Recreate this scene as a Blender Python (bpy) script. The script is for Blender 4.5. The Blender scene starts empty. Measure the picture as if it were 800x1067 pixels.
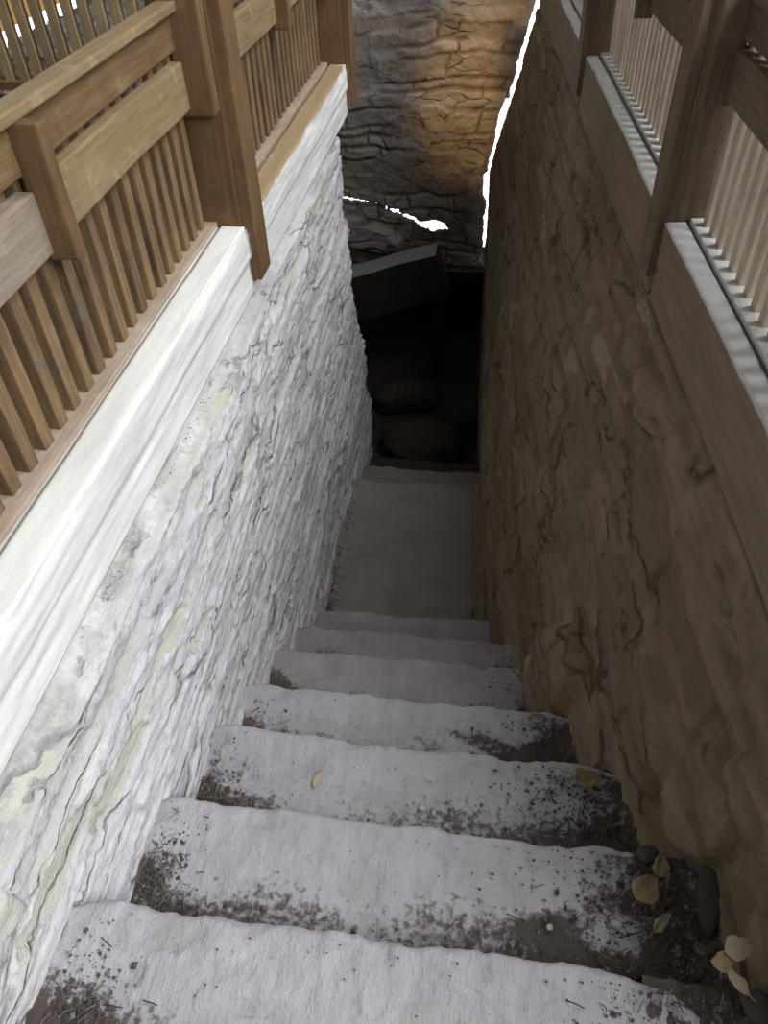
import bpy, bmesh, math, random
import numpy as np
from mathutils import Vector, Matrix

random.seed(7)
S = bpy.context.scene
COL = S.collection
ZO = 3.6          # the builders work relative to eye height; everything is lifted by ZO at the end
ROOTS = []

# ------------------------------------------------------------------ camera
cam_d = bpy.data.cameras.new('camera')
cam = bpy.data.objects.new('camera', cam_d)
COL.objects.link(cam)
S.camera = cam
cam_d.sensor_width = 36
cam_d.lens = 27.0
cam_d.clip_start = 0.02
cam_d.clip_end = 200
M = [[0.99016254, 0.06931138, -0.12154864],
     [0.13556486, -0.6903036, 0.71070606],
     [-0.03464545, -0.72019225, -0.69290896]]
cam.matrix_world = Matrix(((M[0][0], -M[0][1], -M[0][2], 0),
                           (M[1][0], -M[1][1], -M[1][2], 0),
                           (M[2][0], -M[2][1], -M[2][2], ZO),
                           (0, 0, 0, 1)))

# ------------------------------------------------------------------ world, lights, exposure
W = bpy.data.worlds.new('world')
S.world = W
W.use_nodes = True
nt = W.node_tree
nt.nodes.clear()
tc = nt.nodes.new('ShaderNodeTexCoord')
sp = nt.nodes.new('ShaderNodeSeparateXYZ')
mr = nt.nodes.new('ShaderNodeMapRange')
mr.inputs['From Min'].default_value = 0.10
mr.inputs['From Max'].default_value = -0.05
mr.inputs['To Min'].default_value = 0.20
mr.inputs['To Max'].default_value = 2.6
bg = nt.nodes.new('ShaderNodeBackground')
bg.inputs[0].default_value = (0.93, 0.96, 1.0, 1)
out = nt.nodes.new('ShaderNodeOutputWorld')
nt.links.new(tc.outputs['Generated'], sp.inputs[0])
nt.links.new(sp.outputs['Z'], mr.inputs['Value'])
mr2 = nt.nodes.new('ShaderNodeMapRange')
mr2.inputs['From Min'].default_value = -0.9
mr2.inputs['From Max'].default_value = 0.3
mr2.inputs['To Min'].default_value = 0.45
mr2.inputs['To Max'].default_value = 1.25
nt.links.new(sp.outputs['Y'], mr2.inputs['Value'])
mul = nt.nodes.new('ShaderNodeMath'); mul.operation = 'MULTIPLY'
nt.links.new(mr.outputs[0], mul.inputs[0]); nt.links.new(mr2.outputs[0], mul.inputs[1])
nt.links.new(mul.outputs[0], bg.inputs[1])
nt.links.new(bg.outputs[0], out.inputs[0])

def light(name, kind, loc, d, energy, color, **kw):
    l = bpy.data.lights.new(name, kind)
    l.energy = energy
    l.color = color
    for k, v in kw.items():
        setattr(l, k, v)
    o = bpy.data.objects.new(name, l)
    COL.objects.link(o)
    o.location = (loc[0], loc[1], loc[2] + ZO)
    o.rotation_euler = Vector(d).to_track_quat('-Z', 'Y').to_euler()
    return o

light('sun', 'SUN', (3, -1, 4), (-0.74, 0.22, -0.63), 2.0, (0.98, 0.98, 1.0), angle=math.radians(36))
# added area fill without a known source; brightens the near steps and fades downwards
light('near_step_fill', 'AREA', (1.30, -0.35, 0.80), (-1.5, 1.1, -2.3), 36, (0.95, 0.96, 1.0), shape='SQUARE', size=0.6)
light('sill_fill', 'AREA', (1.5, 2.2, 2.3), (-1.2, -0.1, -3.3), 82, (0.95, 0.97, 1.0), shape='SQUARE', size=1.0)  # added fill lamp without a known source; lifts the right sill tops
# added warm spot out of view for the sunlit patch on the far wall
light('warm_patch_spot', 'SPOT', (0.55, 2.2, 1.6), (-0.72, 3.7, -3.14), 760, (1.0, 0.64, 0.28),
      spot_size=math.radians(13.0), spot_blend=0.9, shadow_soft_size=0.08)

S.view_settings.view_transform = 'Standard'
S.view_settings.look = 'None'
S.view_settings.gamma = 1
S.view_settings.exposure = 0.0
S.view_settings.use_curve_mapping = False

# ------------------------------------------------------------------ numeric noise
def hash2(ix, iy, seed):
    n = (ix.astype(np.int64) * 374761393 + iy.astype(np.int64) * 668265263 + seed * 974634777) & 0x7fffffff
    n = ((n ^ (n >> 13)) * 1274126177) & 0x7fffffff
    n = (n ^ (n >> 16)) & 0xffff
    return n / 65535.0

def vnoise(x, y, seed=0):
    ix = np.floor(x); iy = np.floor(y)
    fx = x - ix; fy = y - iy
    fx = fx * fx * (3 - 2 * fx); fy = fy * fy * (3 - 2 * fy)
    a = hash2(ix, iy, seed); b = hash2(ix + 1, iy, seed)
    c = hash2(ix, iy + 1, seed); d = hash2(ix + 1, iy + 1, seed)
    return (a * (1 - fx) + b * fx) * (1 - fy) + (c * (1 - fx) + d * fx) * fy

def fbm(x, y, seed=0, octs=4, gain=0.5):
    s = 0; a = 1.0; t = 0
    for k in range(octs):
        s = s + a * (vnoise(x * 2 ** k + 17.3 * k, y * 2 ** k - 9.1 * k, seed + k) - 0.5)
        t += a; a *= gain
    return s / t * 2

def sstep(a, b, x):
    t = np.clip((x - a) / (b - a), 0, 1)
    return t * t * (3 - 2 * t)

def stones(u, v, seed, hr=(0.05, 0.12), lr=(0.15, 0.5), warp=0.03):
    """random coursed rubble: edge distance, stone random, second random"""
    rng = np.random.RandomState(seed)
    uu = u + warp * fbm(u * 2.5, v * 4, seed + 50, 3)
    vv = v + warp * 1.3 * fbm(u * 1.7, v * 2.0, seed + 60, 3)
    v0 = vv.min() - 0.01
    ed = [v0]
    while ed[-1] < vv.max() + 0.01:
        ed.append(ed[-1] + rng.uniform(*hr))
    ed = np.array(ed)
    row = np.clip(np.searchsorted(ed, vv, side='right') - 1, 0, len(ed) - 2)
    dv = np.minimum(vv - ed[row], ed[row + 1] - vv)
    du = np.zeros_like(u); r1 = np.zeros_like(u); r2 = np.zeros_like(u); tl = np.zeros_like(u)
    for k in range(len(ed) - 1):
        m = row == k
        if not m.any():
            continue
        x = uu[m]
        e = [uu.min() - rng.uniform(0.01, lr[1])]
        while e[-1] < uu.max() + 0.01:
            e.append(e[-1] + rng.uniform(*lr))
        e = np.array(e)
        j = np.clip(np.searchsorted(e, x, side='right') - 1, 0, len(e) - 2)
        du[m] = np.minimum(x - e[j], e[j + 1] - x)
        q = rng.rand(len(e), 3)
        r1[m] = q[j, 0]; r2[m] = q[j, 1]
        tl[m] = (q[j, 2] - 0.5) * ((x - e[j]) / (e[j + 1] - e[j]) - 0.5)
    return np.minimum(du, dv), r1, r2, tl

# ------------------------------------------------------------------ materials
def mat_new(name, rough=0.9):
    m = bpy.data.materials.new(name)
    m.use_nodes = True
    n = m.node_tree.nodes
    b = n['Principled BSDF']
    b.inputs['Roughness'].default_value = rough
    b.inputs['Specular IOR Level'].default_value = 0.15
    return m, n, m.node_tree.links, b

def mixc(n, l, fac, a, b):
    x = n.new('ShaderNodeMix'); x.data_type = 'RGBA'
    for sock, val in ((x.inputs[0], fac), (x.inputs[6], a), (x.inputs[7], b)):
        if hasattr(val, 'links') or hasattr(val, 'is_linked'):
            l.new(val, sock)
        elif isinstance(val, tuple):
            sock.default_value = (*val[:3], 1)
        else:
            sock.default_value = val
    return x.outputs[2]

def ramp01(n, l, sock, lo, hi):
    r = n.new('ShaderNodeMapRange'); r.interpolation_type = 'SMOOTHSTEP'
    r.inputs['From Min'].default_value = lo; r.inputs['From Max'].default_value = hi
    l.new(sock, r.inputs['Value'])
    return r.outputs[0]

def noise(n, l, vec, scale, detail=4, rough=0.55):
    t = n.new('ShaderNodeTexNoise')
    t.inputs['Scale'].default_value = scale; t.inputs['Detail'].default_value = detail
    t.inputs['Roughness'].default_value = rough
    l.new(vec, t.inputs['Vector'])
    return t.outputs['Fac']

def math_(n, l, op, a, b):
    x = n.new('ShaderNodeMath'); x.operation = op
    for s, v in ((x.inputs[0], a), (x.inputs[1], b)):
        if isinstance(v, (int, float)): s.default_value = v
        else: l.new(v, s)
    return x.outputs[0]

def stone_mat(name, cA, cB, cJoint, cExtra, bump=0.5, rough=0.92, speck=0.25, scl=1.0, crack=0.0, cscl=(5.0, 1.6, 11.0)):
    """tint.R stone random, tint.G joint, tint.B extra (dirt, paint)"""
    m, n, l, b = mat_new(name, rough)
    g = n.new('ShaderNodeNewGeometry').outputs['Position']
    at = n.new('ShaderNodeAttribute'); at.attribute_name = 'tint'
    s = n.new('ShaderNodeSeparateColor'); l.new(at.outputs['Color'], s.inputs[0])
    n1 = noise(n, l, g, 9 * scl, 6)
    n2 = noise(n, l, g, 70 * scl, 5, 0.65)
    mp = n.new('ShaderNodeMapping'); mp.inputs['Scale'].default_value = (1, 0.3, 1); l.new(g, mp.inputs[0])
    n4 = noise(n, l, mp.outputs[0], 26 * scl, 8, 0.68)
    n3 = noise(n, l, g, 230 * scl, 3, 0.6)
    f = math_(n, l, 'ADD', math_(n, l, 'MULTIPLY', s.outputs[0], 0.3), math_(n, l, 'MULTIPLY', ramp01(n, l, n1, 0.3, 0.7), 0.3))
    f = math_(n, l, 'ADD', f, math_(n, l, 'MULTIPLY', ramp01(n, l, n4, 0.32, 0.68), 0.4))
    c = mixc(n, l, f, cA, cB)
    c = mixc(n, l, s.outputs[1], c, cJoint)
    e = math_(n, l, 'ADD', s.outputs[2], math_(n, l, 'MULTIPLY', math_(n, l, 'SUBTRACT', n2, 0.5), 1.2))
    e = math_(n, l, 'MULTIPLY', ramp01(n, l, e, 0.3, 0.62), ramp01(n, l, s.outputs[2], 0.02, 0.2))
    c = mixc(n, l, e, c, cExtra)
    k = math_(n, l, 'MULTIPLY', ramp01(n, l, n2, 0.62, 0.75), speck)
    c = mixc(n, l, k, c, tuple(x * 0.45 for x in cJoint))
    if crack:
        wv = n.new('ShaderNodeVectorMath'); wv.operation = 'ADD'
        nz = n.new('ShaderNodeTexNoise'); nz.inputs['Scale'].default_value = 7; nz.inputs['Detail'].default_value = 6
        l.new(g, nz.inputs['Vector'])
        sv = n.new('ShaderNodeVectorMath'); sv.operation = 'SCALE'; sv.inputs['Scale'].default_value = 0.13
        l.new(nz.outputs['Color'], sv.inputs[0]); l.new(g, wv.inputs[0]); l.new(sv.outputs[0], wv.inputs[1])
        mc = n.new('ShaderNodeMapping'); mc.inputs['Scale'].default_value = cscl; l.new(wv.outputs[0], mc.inputs[0])
        vo = n.new('ShaderNodeTexVoronoi'); vo.feature = 'DISTANCE_TO_EDGE'; vo.inputs['Scale'].default_value = 1.0
        l.new(mc.outputs[0], vo.inputs['Vector'])
        vc = n.new('ShaderNodeTexVoronoi'); vc.feature = 'F1'; vc.inputs['Scale'].default_value = 1.0
        l.new(mc.outputs[0], vc.inputs['Vector'])
        sc_ = n.new('ShaderNodeSeparateColor'); l.new(vc.outputs['Color'], sc_.inputs[0])
        gate = ramp01(n, l, noise(n, l, g, 5, 4), 0.46, 0.60)
        cr = math_(n, l, 'MULTIPLY', ramp01(n, l, vo.outputs['Distance'], 0.05, 0.0), gate)
        # single flakes a little darker or lighter than the rest
        c = mixc(n, l, math_(n, l, 'MULTIPLY', ramp01(n, l, sc_.outputs[0], 0.68, 0.74), 0.55 * crack), c, tuple(0.5 * (x + y) for x, y in zip(cJoint, cA)))
        c = mixc(n, l, math_(n, l, 'MULTIPLY', cr, crack), c, tuple(x * 0.7 for x in cJoint))
    l.new(c, b.inputs['Base Color'])
    h = math_(n, l, 'ADD', math_(n, l, 'MULTIPLY', n2, 0.5), math_(n, l, 'MULTIPLY', n3, 0.25))
    h = math_(n, l, 'ADD', h, math_(n, l, 'MULTIPLY', n4, 1.5))
    if crack:
        h = math_(n, l, 'SUBTRACT', h, math_(n, l, 'MULTIPLY', cr, 1.25 * crack))
        h = math_(n, l, 'ADD', h, math_(n, l, 'MULTIPLY', sc_.outputs[1], 0.85 * crack))
    bp = n.new('ShaderNodeBump'); bp.inputs['Strength'].default_value = bump; bp.inputs['Distance'].default_value = 0.010
    l.new(h, bp.inputs['Height']); l.new(bp.outputs[0], b.inputs['Normal'])
    return m

def wood_mat(name, cA, cB, axis='Y', cWear=None, wear=0.0, rough=0.65, bump=0.35):
    m, n, l, b = mat_new(name, rough)
    b.inputs['Specular IOR Level'].default_value = 0.3
    g = n.new('ShaderNodeTexCoord').outputs['Object']
    oi = n.new('ShaderNodeObjectInfo').outputs['Random']
    ad = n.new('ShaderNodeVectorMath'); ad.operation = 'ADD'
    cb = n.new('ShaderNodeCombineXYZ')
    for i in range(3): l.new(math_(n, l, 'MULTIPLY', oi, 13.0 + i), cb.inputs[i])
    l.new(g, ad.inputs[0]); l.new(cb.outputs[0], ad.inputs[1])
    mp = n.new('ShaderNodeMapping'); l.new(ad.outputs[0], mp.inputs[0])
    sc = {'X': (0.06, 1, 1), 'Y': (1, 0.06, 1), 'Z': (1, 1, 0.06)}[axis]
    mp.inputs['Scale'].default_value = sc
    gr = noise(n, l, mp.outputs[0], 90, 5, 0.7)
    bl = noise(n, l, ad.outputs[0], 6, 4)
    f = math_(n, l, 'ADD', math_(n, l, 'MULTIPLY', ramp01(n, l, gr, 0.38, 0.62), 0.5), math_(n, l, 'MULTIPLY', ramp01(n, l, bl, 0.36, 0.64), 0.35))
    f = math_(n, l, 'ADD', f, math_(n, l, 'MULTIPLY', oi, 0.2))
    c = mixc(n, l, f, cA, cB)
    if cWear:
        w = noise(n, l, ad.outputs[0], 14, 6, 0.7)
        c = mixc(n, l, math_(n, l, 'MULTIPLY', ramp01(n, l, w, 0.55, 0.72), wear), c, cWear)
    l.new(c, b.inputs['Base Color'])
    bp = n.new('ShaderNodeBump'); bp.inputs['Strength'].default_value = bump; bp.inputs['Distance'].default_value = 0.003
    l.new(gr, bp.inputs['Height']); l.new(bp.outputs[0], b.inputs['Normal'])
    return m

MT = {}
MT['wall_left'] = stone_mat('whitewashed_rubble', (0.62, 0.61, 0.63), (0.77, 0.76, 0.78), (0.42, 0.40, 0.41), (0.56, 0.55, 0.48), 0.75, crack=0.8)
MT['wall_right'] = stone_mat('brown_rubble', (0.21, 0.160, 0.102), (0.38, 0.30, 0.20), (0.13, 0.098, 0.066), (0.44, 0.37, 0.27), 0.9, crack=0.8, cscl=(4, 1.3, 7))
MT['wall_back'] = stone_mat('grey_rubble', (0.25, 0.205, 0.165), (0.42, 0.36, 0.30), (0.15, 0.115, 0.085), (0.42, 0.38, 0.36), 0.9, crack=0.7, cscl=(3, 3, 9))
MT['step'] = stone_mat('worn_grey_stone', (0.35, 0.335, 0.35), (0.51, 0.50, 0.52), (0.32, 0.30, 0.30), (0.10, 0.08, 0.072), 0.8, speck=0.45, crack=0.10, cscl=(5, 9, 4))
MT['step_shaded'] = stone_mat('shaded_step_stone', (0.27, 0.245, 0.235), (0.38, 0.35, 0.34), (0.22, 0.20, 0.19), (0.09, 0.072, 0.062), 0.5, speck=0.35)  # darker copy for deep steps: mainly shade put into the colour, some dust
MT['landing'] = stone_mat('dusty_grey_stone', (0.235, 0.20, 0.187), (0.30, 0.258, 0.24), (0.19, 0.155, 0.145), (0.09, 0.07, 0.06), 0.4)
MT['dirt'] = stone_mat('dark_dirt', (0.075, 0.058, 0.048), (0.16, 0.13, 0.115), (0.05, 0.04, 0.033), (0.30, 0.27, 0.23), 1.0, speck=0.6, scl=1.6)
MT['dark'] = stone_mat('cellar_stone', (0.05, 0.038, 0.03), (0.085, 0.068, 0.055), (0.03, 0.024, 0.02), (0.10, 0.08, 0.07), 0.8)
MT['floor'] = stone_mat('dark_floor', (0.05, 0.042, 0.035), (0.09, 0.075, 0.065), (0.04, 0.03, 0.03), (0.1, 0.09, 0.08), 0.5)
MT['wood_h'] = wood_mat('brown_board', (0.10, 0.060, 0.027), (0.20, 0.125, 0.060), 'Y', (0.42, 0.30, 0.17), 0.3)
MT['wood_hl'] = wood_mat('light_board', (0.19, 0.132, 0.068), (0.30, 0.215, 0.118), 'Y', (0.50, 0.40, 0.27), 0.4)
MT['wood_grey'] = wood_mat('grey_board', (0.20, 0.155, 0.115), (0.33, 0.27, 0.21), 'Y', (0.42, 0.36, 0.30), 0.4)
MT['wood_v'] = wood_mat('brown_post', (0.105, 0.060, 0.027), (0.185, 0.110, 0.052), 'Z', (0.36, 0.24, 0.13), 0.25)
MT['slat'] = wood_mat('brown_slat', (0.085, 0.056, 0.034), (0.26, 0.165, 0.080), 'Z', (0.15, 0.125, 0.115), 0.75)
MT['slat_r'] = wood_mat('beige_slat', (0.40, 0.33, 0.24), (0.66, 0.58, 0.46), 'Z', (0.55, 0.30, 0.12), 0.25)
MT['wood_rd'] = wood_mat('dark_board', (0.11, 0.080, 0.055), (0.20, 0.150, 0.104), 'Y', (0.24, 0.19, 0.14), 0.3)
MT['wood_rv'] = wood_mat('dark_post', (0.115, 0.084, 0.056), (0.22, 0.165, 0.112), 'Z', (0.34, 0.26, 0.18), 0.3)
MT['strip'] = wood_mat('brown_strip', (0.30, 0.23, 0.17), (0.46, 0.37, 0.29), 'Y', (0.6, 0.54, 0.46), 0.4)
MT['strip_r'] = wood_mat('dusty_strip', (0.58, 0.57, 0.54), (0.72, 0.72, 0.70), 'Y', (0.36, 0.31, 0.25), 0.4)
MT['slat_far'] = wood_mat('tan_slat', (0.24, 0.17, 0.09), (0.42, 0.31, 0.17), 'Z', (0.20, 0.17, 0.16), 0.3)
MT['wood_pr'] = wood_mat('black_prop', (0.035, 0.028, 0.022), (0.06, 0.048, 0.038), 'Z')
MT['orange'] = wood_mat('orange_timber', (0.85, 0.47, 0.14), (0.98, 0.60, 0.22), 'X')
MT['leaf'] = wood_mat('dry_leaf', (0.20, 0.145, 0.07), (0.38, 0.29, 0.16), 'X', rough=0.7)
MT['leaf_pale'] = wood_mat('pale_leaf', (0.36, 0.29, 0.18), (0.52, 0.44, 0.30), 'X', rough=0.7)

# the timber curbs: white paint / dust on top, brown where bare (tint.B)
def sill_mat(name, white, bare, side):
    m, n, l, b = mat_new(name, 0.8)
    g = n.new('ShaderNodeNewGeometry')
    at = n.new('ShaderNodeAttribute'); at.attribute_name = 'tint'
    s = n.new('ShaderNodeSeparateColor'); l.new(at.outputs['Color'], s.inputs[0])
    mp = n.new('ShaderNodeMapping'); mp.inputs['Scale'].default_value = (1, 0.12, 1)
    l.new(g.outputs['Position'], mp.inputs[0])
    n1 = noise(n, l, mp.outputs[0], 28, 6, 0.6)
    n2 = noise(n, l, g.outputs['Position'], 60, 5, 0.65)
    c = mixc(n, l, ramp01(n, l, n1, 0.3, 0.7), tuple(x * 0.86 for x in white), white)
    sd = mixc(n, l, ramp01(n, l, n1, 0.3, 0.7), tuple(x * 0.8 for x in side), side)
    c = mixc(n, l, s.outputs[0], c, sd)
    e = math_(n, l, 'ADD', s.outputs[2], math_(n, l, 'MULTIPLY', math_(n, l, 'SUBTRACT', n2, 0.5), 1.1))
    c = mixc(n, l, math_(n, l, 'MULTIPLY', ramp01(n, l, e, 0.35, 0.65), ramp01(n, l, s.outputs[2], 0.02, 0.2)), c, bare)
    c = mixc(n, l, s.outputs[1], c, tuple(x * 0.35 for x in bare))
    l.new(c, b.inputs['Base Color'])
    bp = n.new('ShaderNodeBump'); bp.inputs['Strength'].default_value = 0.35; bp.inputs['Distance'].default_value = 0.004
    l.new(math_(n, l, 'ADD', n1, n2), bp.inputs['Height']); l.new(bp.outputs[0], b.inputs['Normal'])
    return m
MT['sill_left'] = sill_mat('whitewashed_timber', (0.78, 0.79, 0.74), (0.37, 0.27, 0.155), (0.82, 0.83, 0.79))
MT['sill_right'] = sill_mat('dusty_timber', (0.76, 0.77, 0.75), (0.36, 0.30, 0.23), (0.29, 0.228, 0.155))

# ------------------------------------------------------------------ object helpers
def tag(o, label=None, cat=None, group=None, kind=None):
    if label: o['label'] = label
    if cat: o['category'] = cat
    if group: o['group'] = group
    if kind: o['kind'] = kind
    return o

def mesh_obj(name, verts, faces, mat, parent=None, smooth=True, tint=None):
    me = bpy.data.meshes.new(name)
    me.from_pydata([tuple(v) for v in verts], [], [tuple(f) for f in faces])
    me.materials.append(mat)
    if smooth: me.polygons.foreach_set('use_smooth', [True] * len(me.polygons))
    if tint is not None:
        a = me.color_attributes.new('tint', 'FLOAT_COLOR', 'POINT')
        t = np.ones((len(verts), 4), dtype=np.float32); t[:, :3] = tint
        a.data.foreach_set('color', t.ravel())
    me.update()
    o = bpy.data.objects.new(name, me)
    COL.objects.link(o)
    if parent: o.parent = parent
    return o

def grid_faces(nu, nv, flip=False, mask=None):
    i = np.arange(nu - 1)[:, None]; j = np.arange(nv - 1)[None, :]
    a = i * nv + j; b = (i + 1) * nv + j; c = b + 1; d = a + 1
    q = np.stack([a, b, c, d] if not flip else [a, d, c, b], -1)
    if mask is not None:
        q = q[mask]
    return q.reshape(-1, 4)

def grid_obj(name, X, Y, Z, mat, tint=None, flip=False, parent=None, mask=None):
    nu, nv = X.shape
    v = np.stack([X, Y, Z], -1).reshape(-1, 3)
    if tint is not None: tint = tint.reshape(-1, 3)
    return mesh_obj(name, v.tolist(), grid_faces(nu, nv, flip, mask).tolist(), mat, parent, True, tint)

def empty(name, loc=(0, 0, 0), rz=0):
    o = bpy.data.objects.new(name, None)
    COL.objects.link(o)
    o.location = loc; o.rotation_euler = (0, 0, rz)
    o.empty_display_size = 0.1
    return o

def box(name, x0, x1, y0, y1, z0, z1, mat, parent=None, bev=0.004, wob=0.0015, cuts=6, rot=None):
    """bevelled timber with slightly uneven faces"""
    x0, x1 = min(x0, x1), max(x0, x1)
    bm = bmesh.new()
    bmesh.ops.create_cube(bm, size=1)
    c = Vector(((x0 + x1) / 2, (y0 + y1) / 2, (z0 + z1) / 2))
    d = Vector((x1 - x0, y1 - y0, z1 - z0))
    for v in bm.verts: v.co = Vector((v.co.x * d.x, v.co.y * d.y, v.co.z * d.z))
    ax = max(range(3), key=lambda i: d[i])
    if cuts:
        es = [e for e in bm.edges if abs((e.verts[0].co - e.verts[1].co)[ax]) > d[ax] * 0.9]
        bmesh.ops.subdivide_edges(bm, edges=es, cuts=cuts, use_grid_fill=True)
    bmesh.ops.bevel(bm, geom=[e for e in bm.edges if e.calc_face_angle(0) > 0.5], offset=min(bev, min(d) * 0.3), segments=2, affect='EDGES', profile=0.6)
    rr = random.Random(name + str(round(x0 * 100)) + str(round(y0 * 100)))
    ph = [rr.uniform(0, 6) for _ in range(4)]
    for v in bm.verts:
        t = v.co[ax] / max(d[ax], 0.01) * 9
        o2 = Vector((math.sin(t + ph[0]), math.sin(t * 1.3 + ph[1]), math.sin(t * 0.8 + ph[2]))) * wob
        o2[ax] = 0
        v.co += o2
        if rot: v.co = rot @ v.co
    me = bpy.data.meshes.new(name)
    bm.to_mesh(me); bm.free()
    me.materials.append(mat)
    o = bpy.data.objects.new(name, me)
    COL.objects.link(o)
    if parent:
        o.parent = parent
    o.location = c
    return o

# ------------------------------------------------------------------ geometry of the stairwell
TH = math.atan(0.075)                       # the right side runs inwards
NOSE = [0.40, 0.68, 0.96, 1.22, 1.50, 1.75, 2.00]      # y of each nosing
TZ = [-1.33 - 0.2 * k for k in range(7)]
LAND_Z, LAND_Y = -2.73, 3.05
XL = lambda y: -0.60 - 0.028 * y
def XR(y, z):
    s = np.clip(-1.1 - z, 0, None)
    smax = np.where(y > 3, 1.45 - 0.155 * (y - 3), 1.6)
    return 0.60 - 0.075 * y - 0.25 * np.minimum(s, smax)

# ---- left wall: ledge under the curb, then the face
# bare flat stones that the whitewash has left open: y, z, half length, half height
LENS = [(1.02, -1.40, 0.075, 0.016), (1.60, -1.34, 0.10, 0.016), (1.32, -1.58, 0.16, 0.018), (1.22, -1.66, 0.11, 0.016), (1.25, -1.86, 0.09, 0.014),
        (0.92, -1.27, 0.10, 0.022), (1.5, -1.2, 0.08, 0.010), (1.85, -1.75, 0.12, 0.014), (0.88, -1.52, 0.08, 0.02), (0.62, -1.30, 0.13, 0.03),
        (0.42, -1.22, 0.16, 0.035), (1.55, -1.62, 0.12, 0.012), (2.2, -1.4, 0.16, 0.014), (0.72, -1.16, 0.12, 0.02), (2.5, -1.9, 0.14, 0.016), (2.1, -2.1, 0.12, 0.014)]
def build_wall_left():
    nu, nv = 640, 380
    u = 0.02 + (4.6 - 0.02) * (np.linspace(0, 1, nu) ** 1.25)
    s = np.linspace(0, 1, nv) ** 0.95 * 2.55
    U, V = np.meshgrid(u, s, indexing='ij')
    led = 0.075
    d, r1, r2, tl = stones(U, V, 11, (0.04, 0.12), (0.25, 0.95), 0.03)
    jm = 1 - sstep(0.0, 0.016, d)
    plast = sstep(-0.15, 0.25, fbm(U * 3, V * 5, 5, 3))        # plaster that smooths joints
    h = (r1 - 0.5) * 0.016 * (1 - 0.5 * plast) + tl * 0.022 - jm * 0.005 * (1 - 0.85 * plast)
    h = h + 0.024 * fbm(U * 1.5, V * 2.6, 3, 2) + 0.005 * fbm(U * 5, V * 20, 4, 4) + 0.0018 * fbm(U * 40, V * 80, 9, 2)
    ck = (1 - sstep(0.0, 0.035, np.abs(fbm(U * 1.4, V * 11, 33, 5, 0.6)))) * sstep(0.0, 0.15, fbm(U * 3.1, V * 9, 36, 3))
    h = h - 0.005 * ck + 0.006 * fbm(U * 12, V * 20, 37, 5, 0.65)
    # thin sharp flakes along the bedding
    fl = fbm(U * 4, V * 26, 21, 5, 0.6)
    h = h + 0.0045 * sstep(0.04, 0.16, fl) - 0.007 * sstep(0.28, 0.36, -fl)
    lens = np.zeros_like(U)
    for (ly, lz, ll, lh) in LENS:
        q = ((U - ly) / ll) ** 2 + ((-1.085 + led - V - lz + 0.10 * (U - ly)) / lh) ** 2 + 0.5 * fbm(U * 14, V * 30, 66, 3)
        lens = np.maximum(lens, 1 - sstep(0.75, 1.0, q))
    h = h * (1 - 0.4 * lens) - 0.012 * lens
    onledge = 1 - sstep(led * 0.55, led * 1.35, V + 0.02 * fbm(U * 4, V * 0 + 3, 77, 3))
    edge = led + 0.0 * V
    Xf = XL(U) + 0.02 * fbm(U * 1.5, V * 0, 31, 2)
    Zs = -1.085 - np.clip(V - edge, 0, None) - 0.02 * sstep(0, led, V)
    Xs = Xf - (led + 0.02) * (1 - np.clip(V / edge, 0, 1)) * 1.0
    far = sstep(2.2, 3.4, U)
    yend = 3.40 + 0.40 * sstep(1.75, 2.5, -Zs) + 0.05 * fbm(V * 5, V * 0, 41, 3) + 0.05 * (r1 - 0.5)
    over = np.clip(U - yend, 0, None)
    X = Xs + h * (1 - 0.65 * onledge) - over * 1.0
    Y = np.minimum(U, yend) + h * 0.5 * (over > 0)
    Z = Zs + onledge * h * 0.6
    paint = np.clip(1.0 - 0.0 * V, 0, 1)
    # bare creamy stone: near the top courses and single stones
    top = 1 - sstep(0.05, 0.30 + 0.35 * (1 - sstep(0.3, 1.0, U)), V + 0.12 * fbm(U * 2.5, V * 2.5, 51, 3))
    top = top * (1 - 0.35 * sstep(1.4, 3, U))
    bare = np.clip(0.42 * top + 0.42 * (r2 > 0.88) * (1 - jm), 0, 1)
    bare = np.clip(bare + 0.5 * sstep(0.28, 0.36, -fl), 0, 1)
    dirt = jm * 0.45 * (1 - 0.8 * plast) + sstep(0.3, 0.42, -fl) * 0.4 + 0.55 * ck + 0.55 * lens * (1 - sstep(0.5, 1.0, lens)) + 0.40 * lens
    low = sstep(1.6, 2.6, -Z)
    bare = np.clip(bare + 0.25 * low + 0.9 * lens, 0, 1)
    dirt = np.clip(dirt + 0.9 * onledge * sstep(-0.05, 0.15, fbm(U * 4, V * 9, 61, 4)), 0, 1)
    t = np.stack([r1, dirt, bare], -1)
    return tag(grid_obj('wall_left', X, Y, Z, MT['wall_left'], t), kind='structure')

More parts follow.
